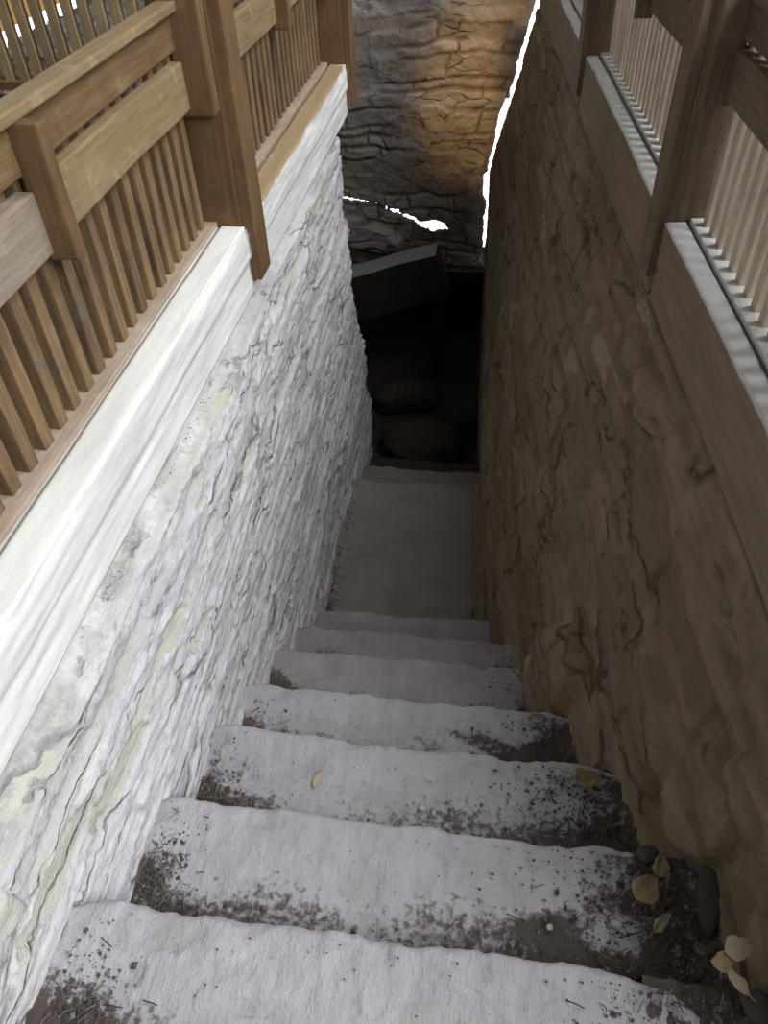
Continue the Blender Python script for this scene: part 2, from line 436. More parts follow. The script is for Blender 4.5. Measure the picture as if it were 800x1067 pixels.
def build_wall_right():
    nu, nv = 640, 360
    u = 0.02 + (6.5 - 0.02) * (np.linspace(0, 1, nu) ** 1.35)
    s = np.linspace(0, 1, nv) * 2.95
    U, V = np.meshgrid(u, s, indexing='ij')
    led = 0.05
    d, r1, r2, tl = stones(U, V, 29, (0.05, 0.16), (0.3, 1.0), 0.05)
    jm = 1 - sstep(0.0, 0.02, d)
    sm = sstep(-0.1, 0.3, fbm(U * 2, V * 3, 85, 3))
    h = (r1 - 0.5) * 0.018 * (1 - 0.5 * sm) + tl * 0.028 - jm * 0.005 * (1 - 0.9 * sm)
    h = h + 0.03 * fbm(U * 1.4, V * 2.2, 13, 3) + 0.006 * fbm(U * 6, V * 20, 14, 4) + 0.0035 * fbm(U * 40, V * 75, 19, 2)
    ck = (1 - sstep(0.0, 0.03, np.abs(fbm(U * 1.3, V * 9, 35, 5, 0.6)))) * sstep(0.0, 0.15, fbm(U * 3.0, V * 7, 38, 3))
    h = h - 0.007 * ck + 0.008 * fbm(U * 10, V * 16, 39, 5, 0.65)
    fl = fbm(U * 3.5, V * 18, 23, 5, 0.6)
    h = h + 0.005 * sstep(0.04, 0.15, fl) - 0.008 * sstep(0.25, 0.32, -fl)
    Z = -1.105 - np.clip(V - led, 0, None) - 0.015 * sstep(0, led, V)
    Xf = XR(U, Z)
    for (by, bz, sy, sz, a) in BULGE:
        q = ((U - by) / sy) ** 2 + ((Z - bz) / sz) ** 2
        h = h + a * (1 - sstep(0.55, 1.0, q))
    h = h * (1 - 0.5 * sstep(3.0, 4.5, U))
    Xs = Xf + 0.05 * (1 - np.clip(V / led, 0, 1))
    onl = 1 - sstep(led * 0.5, led * 1.4, V)
    yend = 5.84 + 0.02 * fbm(V * 6, V * 0, 43, 2)
    over = np.clip(U - yend, 0, None)
    X = Xs - h * (1 - 0.6 * onl) + over
    Y = np.minimum(U, yend)
    X = np.maximum(X, np.where(U > 4.5, -0.16, -5))
    t = np.stack([r1, np.clip(jm * 0.5 * (1 - 0.7 * sm) + 0.75 * ck, 0, 1), 0.22 * (r2 > 0.8) * (1 - jm) + 0.3 * sstep(0.1, 0.3, fbm(U * 4, V * 6, 71, 3))], -1)
    return tag(grid_obj('wall_right', X, Y, Z + 0.4 * h * onl, MT['wall_right'], t, flip=True), kind='structure')

BULGE = [(1.38, -2.00, 0.17, 0.21, 0.045), (1.02, -1.58, 0.22, 0.12, 0.035), (0.75, -1.45, 0.12, 0.14, 0.03),
         (0.62, -1.28, 0.16, 0.07, 0.04), (2.1, -1.8, 0.3, 0.2, 0.03), (1.9, -1.25, 0.25, 0.07, 0.02)]

CREST = ([-5.2, -3.66, -3.01, -2.76, -2.6], [-1.90, -1.33, -1.09, -0.95, 0.6])
def build_wall_back():
    nu, nv = 560, 330
    x = np.linspace(-5.2, 0.24, nu); z = np.linspace(-2.95, 0.6, nv)
    # denser where it is seen
    x = -5.2 + 5.44 * (np.linspace(0, 1, nu) ** 0.55)
    z = -2.95 + 3.55 * (np.linspace(0, 1, nv) ** 1.35)
    X, Z = np.meshgrid(x, z, indexing='ij')
    d, r1, r2, tl = stones(X, Z, 5, (0.05, 0.17), (0.2, 0.9), 0.07)
    jm = (1 - sstep(0.0, 0.02, d)) * sstep(-0.12, 0.15, fbm(X * 2, Z * 5, 8, 2))
    h = (r1 - 0.5) * 0.022 + tl * 0.025 - jm * 0.016
    h = h + 0.02 * fbm(X * 2, Z * 3, 6, 2) + 0.016 * fbm(X * 9, Z * 16, 7, 6, 0.6)
    # a lens shaped boulder at the foot, under the light gap
    q = ((X + 1.10) / 0.52) ** 2 + ((Z + 2.66 + 0.20 * (X + 1.1)) / 0.13) ** 2
    h = h + 0.10 * (1 - sstep(0.5, 1.0, q))
    Y = 5.92 - h
    # right edge leaves an uneven gap of daylight beside the brown wall
    zz = Z
    gap = 0.014 + 0.045 * fbm(zz * 5, zz * 0, 91, 5, 0.6) + 0.03 * np.exp(-((zz + 1.75) / 0.22) ** 2) 
    gap = np.where(zz < -2.18, 0.018 + 0.025 * fbm(zz * 9, zz * 0, 92, 2), gap)
    gap = np.where((zz < -2.88), -0.02, gap)
    xe = XR(5.84 + 0 * zz, zz) - 0.012 - gap
    X = np.where(X > -1.0, -1.0 + (X + 1.0) / 1.24 * (xe + 1.0), X)
    keep = X < 5
    # light gap
    zc = np.interp(X, [-1.3, -1.12, -0.95, -0.78, -0.66, -0.60, -0.5, -0.42, -0.40], [-2.36, -2.40, -2.43, -2.49, -2.54, -2.59, -2.59, -2.60, -2.62])
    wc = np.interp(X, [-1.3, -1.12, -1.0, -0.85, -0.74, -0.68, -0.6, -0.52, -0.44, -0.39], [0.012, 0.014, 0.014, 0.010, 0.028, 0.03, 0.055, 0.07, 0.055, 0.0])
    wc = wc * (1 + 0.4 * fbm(X * 25, X * 0, 5, 2))
    hole = (np.abs(Z - zc) < wc * 0.5) & (X > -1.3) & (X < -0.39)
    # left part is lower: the wall crest
    crest = np.interp(X, CREST[0], CREST[1]) + 0.03 * fbm(X * 9, X * 0, 6, 3)
    keep &= ~hole & (Z < crest)
    # snap the columns to the ragged edge
    km = keep[:-1, :-1] & keep[1:, :-1] & keep[:-1, 1:] & keep[1:, 1:]
    bl = 0.6 * (r2 > 0.72) * (1 - jm) + 0.35 * sstep(0.05, 0.3, fbm(X * 2, Z * 4, 93, 3))
    t = np.stack([r1, jm * 0.7, np.clip(bl, 0, 1)], -1)
    o = grid_obj('wall_back', X, Y, Z, MT['wall_back'], t, flip=False, mask=km)
    so = o.modifiers.new('thickness', 'SOLIDIFY'); so.thickness = 0.035; so.offset = -1
    return tag(o, kind='structure')

build_wall_left(); build_wall_right(); build_wall_back()

# ---- plain shell pieces that close the place
def slabgrid(name, x0, x1, y0, y1, z, mat, n=60, amp=0.01, seed=1, kind='structure', thick=0.12):
    X, Y = np.meshgrid(np.linspace(x0, x1, n), np.linspace(y0, y1, n), indexing='ij')
    Z = z + amp * fbm(X * 4, Y * 4, seed, 4)
    t = np.stack([vnoise(X * 3, Y * 3, seed), 0 * X, 0.4 * sstep(0, 0.3, fbm(X * 3, Y * 3, seed + 3, 3))], -1)
    o = grid_obj(name, X, Y, Z, mat, t)
    m = o.modifiers.new('thickness', 'SOLIDIFY'); m.thickness = thick; m.offset = -1
    return tag(o, kind=kind)

def wallgrid(name, p0, p1, z0, z1, mat, n=60, amp=0.03, seed=1, thick=0.1, flip=False):
    U, Z = np.meshgrid(np.linspace(0, 1, n), np.linspace(z0, z1, n), indexing='ij')
    L = math.hypot(p1[0] - p0[0], p1[1] - p0[1])
    d, r1, r2, tl = stones(U * L, Z, seed, (0.08, 0.2), (0.2, 0.6), 0.05)
    h = (r1 - 0.5) * amp + amp * fbm(U * L * 5, Z * 6, seed, 3)
    nx, ny = -(p1[1] - p0[1]) / L, (p1[0] - p0[0]) / L
    X = p0[0] + (p1[0] - p0[0]) * U + nx * h; Y = p0[1] + (p1[1] - p0[1]) * U + ny * h
    t = np.stack([r1, 1 - sstep(0, 0.02, d), 0 * U], -1)
    o = grid_obj(name, X, Y, Z, mat, t, flip=flip)
    m = o.modifiers.new('thickness', 'SOLIDIFY'); m.thickness = thick
    return tag(o, kind='structure')

slabgrid('floor_left', -6.0, -0.79, -2.5, 3.66, -1.02, MT['floor'], 80, 0.006, 3)
slabgrid('floor_right', 0.74, 6.0, -2.5, 6.0, -1.02, MT['floor'], 80, 0.006, 4)
slabgrid('floor_top', -0.78, 0.73, -2.5, 0.14, -1.13, MT['step'], 60, 0.006, 5)
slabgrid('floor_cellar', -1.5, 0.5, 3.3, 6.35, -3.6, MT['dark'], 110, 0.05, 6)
slabgrid('floor_light_stop', -6.0, -1.28, 3.7, 5.9, -1.75, MT['wall_back'], 70, 0.03, 7)  # unseen slab added to keep daylight from leaking into the cellar
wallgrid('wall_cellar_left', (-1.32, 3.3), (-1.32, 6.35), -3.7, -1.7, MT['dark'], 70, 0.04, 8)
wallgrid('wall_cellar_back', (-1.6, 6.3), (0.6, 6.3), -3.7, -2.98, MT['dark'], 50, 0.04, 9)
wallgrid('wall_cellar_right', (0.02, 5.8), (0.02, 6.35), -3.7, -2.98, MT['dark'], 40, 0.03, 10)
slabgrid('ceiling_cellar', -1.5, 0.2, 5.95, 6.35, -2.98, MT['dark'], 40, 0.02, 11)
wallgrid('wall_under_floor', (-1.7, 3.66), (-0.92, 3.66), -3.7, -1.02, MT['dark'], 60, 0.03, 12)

# ------------------------------------------------------------------ steps
def make_step(x0, x1, y0, y1, ztop, thick, seed, mat, dirtL=1, dirtR=1, roundR=0.0, nx=200, slope=0.0, dip=0.006, backd=0.75):
    """closed worn slab: nosing at y1 (the edge away from the camera)"""
    prof = []          # (y parameter 0..1, z, nose flag)
    nt_ = 64
    r = 0.016
    for i in range(nt_): prof.append((y0 + (y1 - r - y0) * i / (nt_ - 1), 0.0, 0))
    for i in range(1, 6):
        a = math.pi / 2 * i / 6
        prof.append((y1 - r + r * math.sin(a), -r + r * math.cos(a), 1))
    for i in range(8): prof.append((y1, -r - (thick - r) * i / 7, 1))
    for i in range(4): prof.append((y1 - (y1 - y0) * (i + 1) / 5, -thick, 0))
    prof.append((y0, -thick, 0)); prof.append((y0, -thick * 0.5, 0))
    npf = len(prof)
    xs = np.linspace(x0, x1, nx)
    P = np.array([p[0] for p in prof]); Q = np.array([p[1] for p in prof]); Fn = np.array([p[2] for p in prof])
    X, Y = np.meshgrid(xs, P, indexing='ij'); _, Z = np.meshgrid(xs, Q, indexing='ij'); _, FN = np.meshgrid(xs, Fn, indexing='ij')
    frontness = np.clip((Y - y0) / (y1 - y0), 0, 1)
    top = (Z > -0.0165).astype(float)
    e = 0.010 * fbm(X * 3.5 + seed, X * 0, seed, 2) + 0.007 * fbm(X * 14, X * 0 + 1, seed + 1, 3) + 0.003 * fbm(X * 50, Z * 40, seed + 2, 2)
    # rounded right end
    tR = np.clip((X - (x1 - 0.16)) / 0.16, 0, 1)
    tL = np.clip(((x0 + 0.08) - X) / 0.08, 0, 1)
    pull = roundR * (1 - np.sqrt(np.clip(1 - tR ** 2, 0, 1))) + 0.015 * tL ** 2
    Y2 = Y + (e - pull) * frontness ** 1.5
    Y2 = Y2 + 0.010 * FN * (Z < -0.03) * fbm(X * 8, Z * 20, seed + 3, 2)
    Z2 = ztop + Z + top * (0.006 * fbm(X * 5, Y * 7, seed + 4, 3) + 0.0035 * fbm(X * 22, Y * 26, seed + 5, 3)
                           + 0.0012 * fbm(X * 80, Y * 90, seed + 6, 2)
                           - dip * np.exp(-((X - (x0 + x1) / 2) / 0.28) ** 2) * frontness) - slope * (X - x0) * 1.0
    # flaked patches
    fl = fbm(X * 6 + 3, Y * 11, seed + 8, 3)
    Z2 = Z2 - top * 0.004 * sstep(0.12, 0.2, fl)
    ch = fbm(X * 7, Y * 3, seed + 12, 3)
    Z2 = Z2 - top * 0.010 * sstep(0.75, 1.0, frontness) * sstep(0.1, 0.3, ch)
    n2 = fbm(X * 6, Y * 8, seed + 9, 4)
    back = 1 - sstep(0.0, 0.42, (Y - y0) / (y1 - y0) + 0.25 * n2 - 0.30)
    endR = 1 - sstep(0.02, 0.26 if dirtR > 0.7 else 0.16, (x1 - X) + 0.16 * n2)
    endL = 1 - sstep(0.0, 0.13, (X - x0) + 0.08 * n2)
    dirt = np.clip(backd * back * (0.5 + 0.5 * np.abs(2 * (X - x0) / (x1 - x0) - 0.9)) + dirtR * endR * 0.9 * (1 - 0.3 * frontness) + dirtL * endL * (1 - frontness) * 1.2, 0, 1)
    dirt = dirt * (1 - FN * 0.5)
    v = np.stack([X, Y2, Z2], -1).reshape(-1, 3)
    t = np.stack([0.5 + 0.5 * fbm(X * 3, Y * 3, seed + 20, 3), 0.35 * sstep(0.1, 0.4, fl), dirt], -1).reshape(-1, 3)
    fs = []
    for i in range(nx - 1):
        for j in range(npf):
            a = i * npf + j; b = (i + 1) * npf + j; k = (j + 1) % npf
            fs.append((a, b, (i + 1) * npf + k, i * npf + k))
    fs.append(tuple(range(npf))[::1]); fs.append(tuple((nx - 1) * npf + j for j in range(npf))[::-1])
    return mesh_obj('stone_step', v.tolist(), fs, mat, None, True, t)

LAB = ['pale grey stone step nearest the camera at the bottom of the photo, cracked left edge',
       'second stone step from the bottom of the photo, with leaves at its right end',
       'third stone step from the camera, smooth, with a dark dirty right end',
       'fourth stone step from the camera, short one above the third, dark at its right end',
       'fifth stone step from the camera, smooth narrow one half in shade',
       'sixth stone step from the camera, thin dim band above the fifth',
       'seventh stone step from the camera, last thin step before the long landing']
yprev = 0.10
for k in range(7):
    y1 = NOSE[k]; zt = TZ[k]
    xl = XL(y1) - 0.02
    xr = [0.405, 0.43, 0.40, 0.30, 0.25, 0.205, 0.15][k]
    o = make_step(xl, xr, yprev - 0.03, y1, zt, 0.20, 100 + 17 * k, MT['step'] if k < 4 else MT['step_shaded'], roundR=[0.10, 0.05, 0.02, 0.02, 0.01, 0, 0][k],
                  nx=220 if k < 4 else 130, dirtL=[1.1, 1, .8, .4, .5, .4, .3][k], dirtR=[0.45, 1, 1, 0.9, 0.6, 0.5, 0.4][k])
    tag(o, LAB[k], 'step', 'stone steps')
    yprev = y1
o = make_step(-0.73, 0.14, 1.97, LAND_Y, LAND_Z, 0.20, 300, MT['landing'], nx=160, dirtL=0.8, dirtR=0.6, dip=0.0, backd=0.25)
o.name = 'landing_slab'
tag(o, 'long dim stone landing slab below the seven steps', 'landing')
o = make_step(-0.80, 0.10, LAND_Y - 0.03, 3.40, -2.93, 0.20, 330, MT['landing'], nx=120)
tag(o, 'dark lower stone step just beyond the landing slab', 'step', 'steps below the landing')
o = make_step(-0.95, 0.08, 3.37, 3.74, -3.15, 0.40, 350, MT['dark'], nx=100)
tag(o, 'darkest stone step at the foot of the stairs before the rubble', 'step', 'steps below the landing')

# ------------------------------------------------------------------ dirt banked against the right wall
def dirt_h(k, X, Y):
    y0 = (NOSE[k - 1] if k else 0.10) - 0.01; y1 = NOSE[k] + 0.005
    x0 = [0.30, 0.33, 0.30, 0.22, 0.18, 0.14, 0.08][k]
    xw = float(XR(np.array(NOSE[k]), np.array(TZ[k]))) + 0.07
    A = (X - x0) / (xw - x0); B = (Y - y0) / (y1 - y0)
    Z = TZ[k] - 0.014 + 0.034 * A + 0.03 * (1 - B) * A + 0.016 * fbm(X * 16, Y * 16, 400 + k, 5, 0.6) + 0.008 * fbm(X * 60, Y * 60, 420 + k, 3, 0.6)
    return Z - 0.05 * sstep(0.82, 1.0, B) * (0.4 + 0.6 * A)

def dirt_fill():
    vs = []; fs = []; ts = []
    yp = 0.10
    for k in range(7):
        y0, y1 = yp - 0.01, NOSE[k] + 0.005; yp = NOSE[k]
        nx_, ny_ = 80, 90
        x0 = [0.30, 0.33, 0.30, 0.22, 0.18, 0.14, 0.08][k]
        xw = float(XR(np.array(y1), np.array(TZ[k]))) + 0.07
        A, B = np.meshgrid(np.linspace(0, 1, nx_), np.linspace(0, 1, ny_), indexing='ij')
        X = x0 + (xw - x0) * A; Y = y0 + (y1 - y0) * B
        Z = dirt_h(k, X, Y)
        base = len(vs)
        V = np.stack([X, Y, Z], -1).reshape(-1, 3)
        V2 = V[:].copy()
        vs += V.tolist()
        fs += (grid_faces(nx_, ny_) + base).tolist()
        # skirt down at the far edge
        b2 = len(vs)
        ex = V.reshape(nx_, ny_, 3)[:, -1]
        low = ex.copy(); low[:, 2] -= 0.22; low[:, 1] += 0.02
        vs += low.tolist()
        for i in range(nx_ - 1):
            a = base + i * ny_ + ny_ - 1; b = base + (i + 1) * ny_ + ny_ - 1
            fs.append((a, b, b2 + i + 1, b2 + i))
        tt = np.stack([vnoise(X * 30, Y * 30, 3), 0 * X, 0.5 * (vnoise(X * 70, Y * 70, 5) > 0.8)], -1).reshape(-1, 3)
        ts += tt.tolist() + [[0.3, 0.3, 0]] * nx_
    o = mesh_obj('dirt', vs, fs, MT['dirt'], None, True, np.array(ts))
    return tag(o, 'dark crumbly dirt banked on the step ends along the brown wall', 'dirt', kind='stuff')
dirt_fill()

# ------------------------------------------------------------------ timber curbs (sills)
def make_sill(name, s, xin, xout, y0, y1, ztop, zbot, mat, brown_top=0.0, seam=None, seed=1, chip=0.0):
    """closed beam along y; s=-1 left, +1 right (local coordinates)"""
    n = max(60, int((y1 - y0) * 130))
    top = np.linspace(xout, xin, 26)          # from railing side to the well
    pr = [(x, 0.0, 0) for x in top] + [(xin, -dz, 1) for dz in np.linspace(0.008, ztop - zbot, 34)] + [(xout, zbot - ztop, 1), (xout, (zbot - ztop) / 2, 1)]
    ys = np.linspace(y0, y1, n)
    X, Y = np.meshgrid([p[0] for p in pr], ys, indexing='xy')
    Zr, _ = np.meshgrid([p[1] for p in pr], ys, indexing='xy'); F, _ = np.meshgrid([p[2] for p in pr], ys, indexing='xy')
    toward = 1 - F
    wx = 0.004 * fbm(Y * 2, Zr * 5, seed, 3) + 0.003 * fbm(Y * 6, Zr * 60, seed + 1, 3)
    wx = wx - 0.008 * sstep(0.085, 0.11, -Zr) * chip - (0.005 if chip else 0.003) * (1 - sstep(0, 0.03, -Zr)) * sstep(0.05, 0.3, fbm(Y * 8, Zr * 0, seed + 7, 3))
    face = (np.abs(X - xin) < 1e-6)
    X2 = X + np.where(face, -s * wx, 0)
    Z2 = ztop + Zr + toward * ((0.003 if chip else 0.001) * fbm(X * 20, Y * 4, seed + 2, 3)) - 0.003 * sstep(0.95, 1.0, (X - xout) / (xin - xout)) * toward
    sm = np.zeros_like(X)
    if seam is not None:
        dd = np.abs(X - seam - s * 0.003 * fbm(Y * 3, Y * 0, seed + 4, 2))
        sm = toward * (1 - sstep(0.0015, 0.006, dd))
        Z2 = Z2 - 0.008 * sm
    crack = face * (1 - sstep(0.0, 0.006, np.abs(-Zr - (0.11 + 0.02 * fbm(Y * 1.5, Y * 0, seed + 9, 3))))) * 0.0
    btop = toward * brown_top * (0.6 + 0.5 * fbm(X * 6, Y * 3, seed + 5, 3))
    bside = F * 0.25 * sstep(0.1, 0.4, fbm(Y * 3, Zr * 9, seed + 6, 3))
    bedge = toward * 0.5 * (1 - sstep(0.0, 0.3, np.abs((X - xout) / (xin - xout))))
    t = np.stack([F, np.clip(sm + crack, 0, 1), np.clip(btop + bside + bedge, 0, 1)], -1)
    nu, nv = X.shape
    v = np.stack([X2, Y, Z2], -1).reshape(-1, 3)
    fs = []
    for i in range(nu - 1):
        for j in range(nv):
            k = (j + 1) % nv
            q = (i * nv + j, (i + 1) * nv + j, (i + 1) * nv + k, i * nv + k)
            fs.append(q if s > 0 else q[::-1])
    fs.append(tuple(range(nv))); fs.append(tuple((nu - 1) * nv + j for j in range(nv))[::-1])
    return mesh_obj(name, v.tolist(), fs, mat, None, True, t.reshape(-1, 3))

ZS = -0.89
o = make_sill('timber_sill', -1, -0.69, -0.85, -0.10, 2.00, ZS, -1.09, MT['sill_left'], 0.0, -0.768, 1, 1)
tag(o, 'long whitewashed timber sill under the near part of the brown railing at left', 'sill', 'timber sills')
o = make_sill('timber_sill', -1, -0.69, -0.85, 2.00, 3.66, ZS, -1.09, MT['sill_left'], 1.7, -0.768, 2, 1)
tag(o, 'worn timber sill with brown top beyond the tall brown post at left', 'sill', 'timber sills')
for (y0, y1, sd, lb) in ((-0.10, 2.06, 3, 'nearest pale-topped timber sill at the right edge of the photo'),
                         (2.10, 3.72, 4, 'middle pale-topped timber sill at right, between the two dark posts'),
                         (3.80, 5.80, 5, 'farthest pale-topped timber sill at right, beyond the farther dark post')):
    o = make_sill('timber_sill', 1, 0.598, 0.76, y0, y1, ZS, -1.115, MT['sill_right'], 0.0, 0.655, sd, 0)
    o.rotation_euler = (0, 0, TH)
    tag(o, lb, 'sill', 'timber sills')

# ------------------------------------------------------------------ railings
def make_railing(s, rz, xs, posts, yb, mats, label):
    """xs: |x| of slat face, board face, post inner face, tongue; local frame"""
    slf, brf, pin, ton = xs
    root = empty('slatted_railing', (s * slf, 0, ZS), rz)
    root.location = Matrix.Rotation(rz, 3, 'Z') @ Vector((s * slf, 0, ZS))
    root.rotation_euler = (0, 0, rz)
    tag(root, label, 'railing')
    def B(name, a, b, y0, y1, z0, z1, m, **k):
        o = box(name, s * a - s * slf, s * b - s * slf, y0, y1, z0 - ZS, z1 - ZS, m, root, **k)
        return o
    segs = [(yb[0], posts[0][0])] + [(posts[i][1], posts[i + 1][0]) for i in range(len(posts) - 1)]
    if yb[1] > posts[-1][1] + 0.1: segs.append((posts[-1][1], yb[1]))
    for i, (a, b) in enumerate(segs):
        mid = a + (b - a) * 0.5
        if i == 0: mid = 1.205 if s < 0 else 1.22
        B('handrail', brf - 0.012, slf + 0.005, a, b, -0.372, -0.352, mats['top'], bev=0.004)
        B('upper_board', brf + 0.008, slf, a, b, -0.453, -0.373, mats['upper'])
        if s < 0 and i == 0:
            B('middle_board', brf, slf, mid + 0.02, b, -0.578, -0.472, mats['mid'], bev=0.005)
            g = B('middle_board', brf - 0.004, slf, a, mid - 0.015, -0.585, -0.478, mats['mid2'], bev=0.005)
            g['label'] = 'weathered grey middle board'
        else:
            B('middle_board', brf, slf, a, b, -0.578, -0.472, mats['mid'], bev=0.005)
        B('bracket', brf - 0.045, brf + 0.01, mid - 0.015, mid + 0.018, -0.600, -0.374, mats['post'], bev=0.005)
        B('base_strip', slf - 0.030, slf + 0.05, a, b, ZS - 0.0, ZS + 0.012, mats['strip'], bev=0.003)
    for (a, b) in posts:
        B('post', pin, slf + 0.05, a, b, ZS, 0.35, mats['post'], bev=0.006, cuts=10)
        tg = B('post_tongue', ton, pin + 0.003, a + 0.004, b - 0.004, ZS - 0.16, 0.35, mats['post'], bev=0.003, cuts=10)
        B('bracket', pin + 0.005, brf + 0.02, a - 0.045, a, -0.595, 0.2, mats['post'], bev=0.006)
    proto = B('slat', slf, slf + 0.046, 0, 0.031, ZS + 0.010, -0.40, mats['slat'], bev=0.003, cuts=5, wob=0.001)
    first = True
    for (a, b) in segs:
        n = int((b - a - 0.02) / 0.0625)
        for q in range(n):
            y = b - 0.045 - q * 0.0625
            if y < yb[2]: break
            o = proto if first else proto.copy()
            if not first:
                COL.objects.link(o); o.parent = root
            first = False
            rr = random.Random(int(y * 1000) + (7 if s > 0 else 0))
            o.location = (s * 0.018 + rr.uniform(-.001, .001), y, (ZS + 0.01 - 0.40) / 2 - ZS)
            o.rotation_euler = (rr.uniform(-.004, .004), rr.uniform(-.004, .004), rr.uniform(-.05, .05))
    return root

make_railing(-1, 0, (0.80, 0.768, 0.700, 0.668), [(2.0, 2.11), (3.62, 3.73)], (0.05, 3.73, 0.06),
             dict(top=MT['wood_hl'], upper=MT['wood_h'], mid=MT['wood_hl'], mid2=MT['wood_grey'], post=MT['wood_v'], slat=MT['slat'], strip=MT['strip']),
             'brown slatted timber railing standing on the white sill at left')
make_railing(1, TH, (0.688, 0.655, 0.600, 0.575), [(2.055, 2.17), (3.72, 3.84)], (0.05, 5.7, 0.3),
             dict(top=MT['wood_rd'], upper=MT['wood_rd'], mid=MT['wood_rd'], post=MT['wood_rv'], slat=MT['slat_r'], strip=MT['strip_r']),
             'dark timber railing with pale beige slats along the right side')

# ---- railing across the far left, beyond the first one
r = empty('cross_railing', (-1.9, 3.42, -0.93))
tag(r, 'distant tan slatted railing at top left, seen past the brown handrail', 'railing')
box('bottom_rail', -1.35, 1.0, -0.03, 0.05, 0.0, 0.035, MT['wood_h'], r)
box('handrail', -1.35, 1.0, -0.03, 0.05, 0.85, 0.9, MT['wood_h'], r)
pr = box('slat', -0.02, 0.02, -0.012, 0.02, 0.03, 0.86, MT['slat_far'], r, bev=0.003)
for q in range(33):
    o = pr if q == 0 else pr.copy()
    if q: COL.objects.link(o); o.parent = r
    o.location.x = 0.95 - q * 0.069
o = box('timber_lintel', -4.6, -2.2, 6.15, 6.35, -1.15, -0.55, MT['orange'], None, rot=Matrix.Rotation(math.radians(-19), 3, 'Y'))
tag(o, 'sunlit orange timber seen between the distant slats at top left', 'timber')

# ------------------------------------------------------------------ cellar opening
rot = Matrix.Rotation(math.radians(-16.5), 3, 'Y')
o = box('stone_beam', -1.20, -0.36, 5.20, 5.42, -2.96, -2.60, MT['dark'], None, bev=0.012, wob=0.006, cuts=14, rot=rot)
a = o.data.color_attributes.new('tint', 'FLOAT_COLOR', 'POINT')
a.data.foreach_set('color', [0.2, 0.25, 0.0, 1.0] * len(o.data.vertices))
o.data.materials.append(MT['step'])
for p in o.data.polygons:
    if p.normal.z > 0.8: p.material_index = 1
tag(o, 'slanting stone beam over the dark opening at the foot of the far wall', 'beam')
o = box('timber_prop', -0.46, -0.36, 5.30, 5.40, -3.62, -2.66, MT['wood_pr'], None, bev=0.008, wob=0.004)
tag(o, 'barely visible upright prop under the right end of the slanting beam', 'prop')

def make_rock(x, y, z, sx, sy, sz, seed, name='rock', mat=None, sub=4):
    bm = bmesh.new()
    bmesh.ops.create_icosphere(bm, subdivisions=sub, radius=1)
    v = np.array([w.co[:] for w in bm.verts])
    f = 1 + 0.25 * fbm(v[:, 0] * 1.5 + seed, v[:, 1] * 1.5 + v[:, 2], seed, 3) + 0.10 * fbm(v[:, 2] * 4, v[:, 0] * 4 + v[:, 1] * 3, seed + 3, 2)
    v = v * f[:, None]
    v = np.sign(v) * np.abs(v) ** 0.8
    for w, c in zip(bm.verts, v): w.co = (c[0] * sx, c[1] * sy, c[2] * sz)
    me = bpy.data.meshes.new(name); bm.to_mesh(me); bm.free()
    me.materials.append(mat or MT['dark'])
    me.polygons.foreach_set('use_smooth', [True] * len(me.polygons))
    a = me.color_attributes.new('tint', 'FLOAT_COLOR', 'POINT')
    a.data.foreach_set('color', [0.8, 0.0, 0.1, 1.0] * len(me.vertices))
    o = bpy.data.objects.new(name, me); COL.objects.link(o)
    o.location = (x, y, z); o.rotation_euler = (0, 0, 0.3 * math.sin(seed))
    return o
for (x, y, z, a, b, c, sd, lb) in (
        (-0.44, 4.30, -3.56, 0.30, 0.24, 0.20, 3, 'low brown rock heaped in the dark passage beyond the steps'),
        (-0.16, 4.62, -3.50, 0.16, 0.14, 0.17, 5, 'dark rock leaning by the brown wall in the passage'),
        (-0.62, 4.95, -3.54, 0.26, 0.16, 0.13, 7, 'flat dark rock at the back of the passage'),
        (-0.80, 3.92, -3.50, 0.15, 0.12, 0.20, 9, 'small rock beside the foot of the whitewashed wall')):
    tag(make_rock(x, y, z, a, b, c, sd), lb, 'rock', 'rubble rocks in the passage')

# ------------------------------------------------------------------ crumbs, twigs and leaves
def zstep(x, y):
    yp = 0.1
    for k in range(7):
        if y < NOSE[k]: return TZ[k]
    return LAND_Z

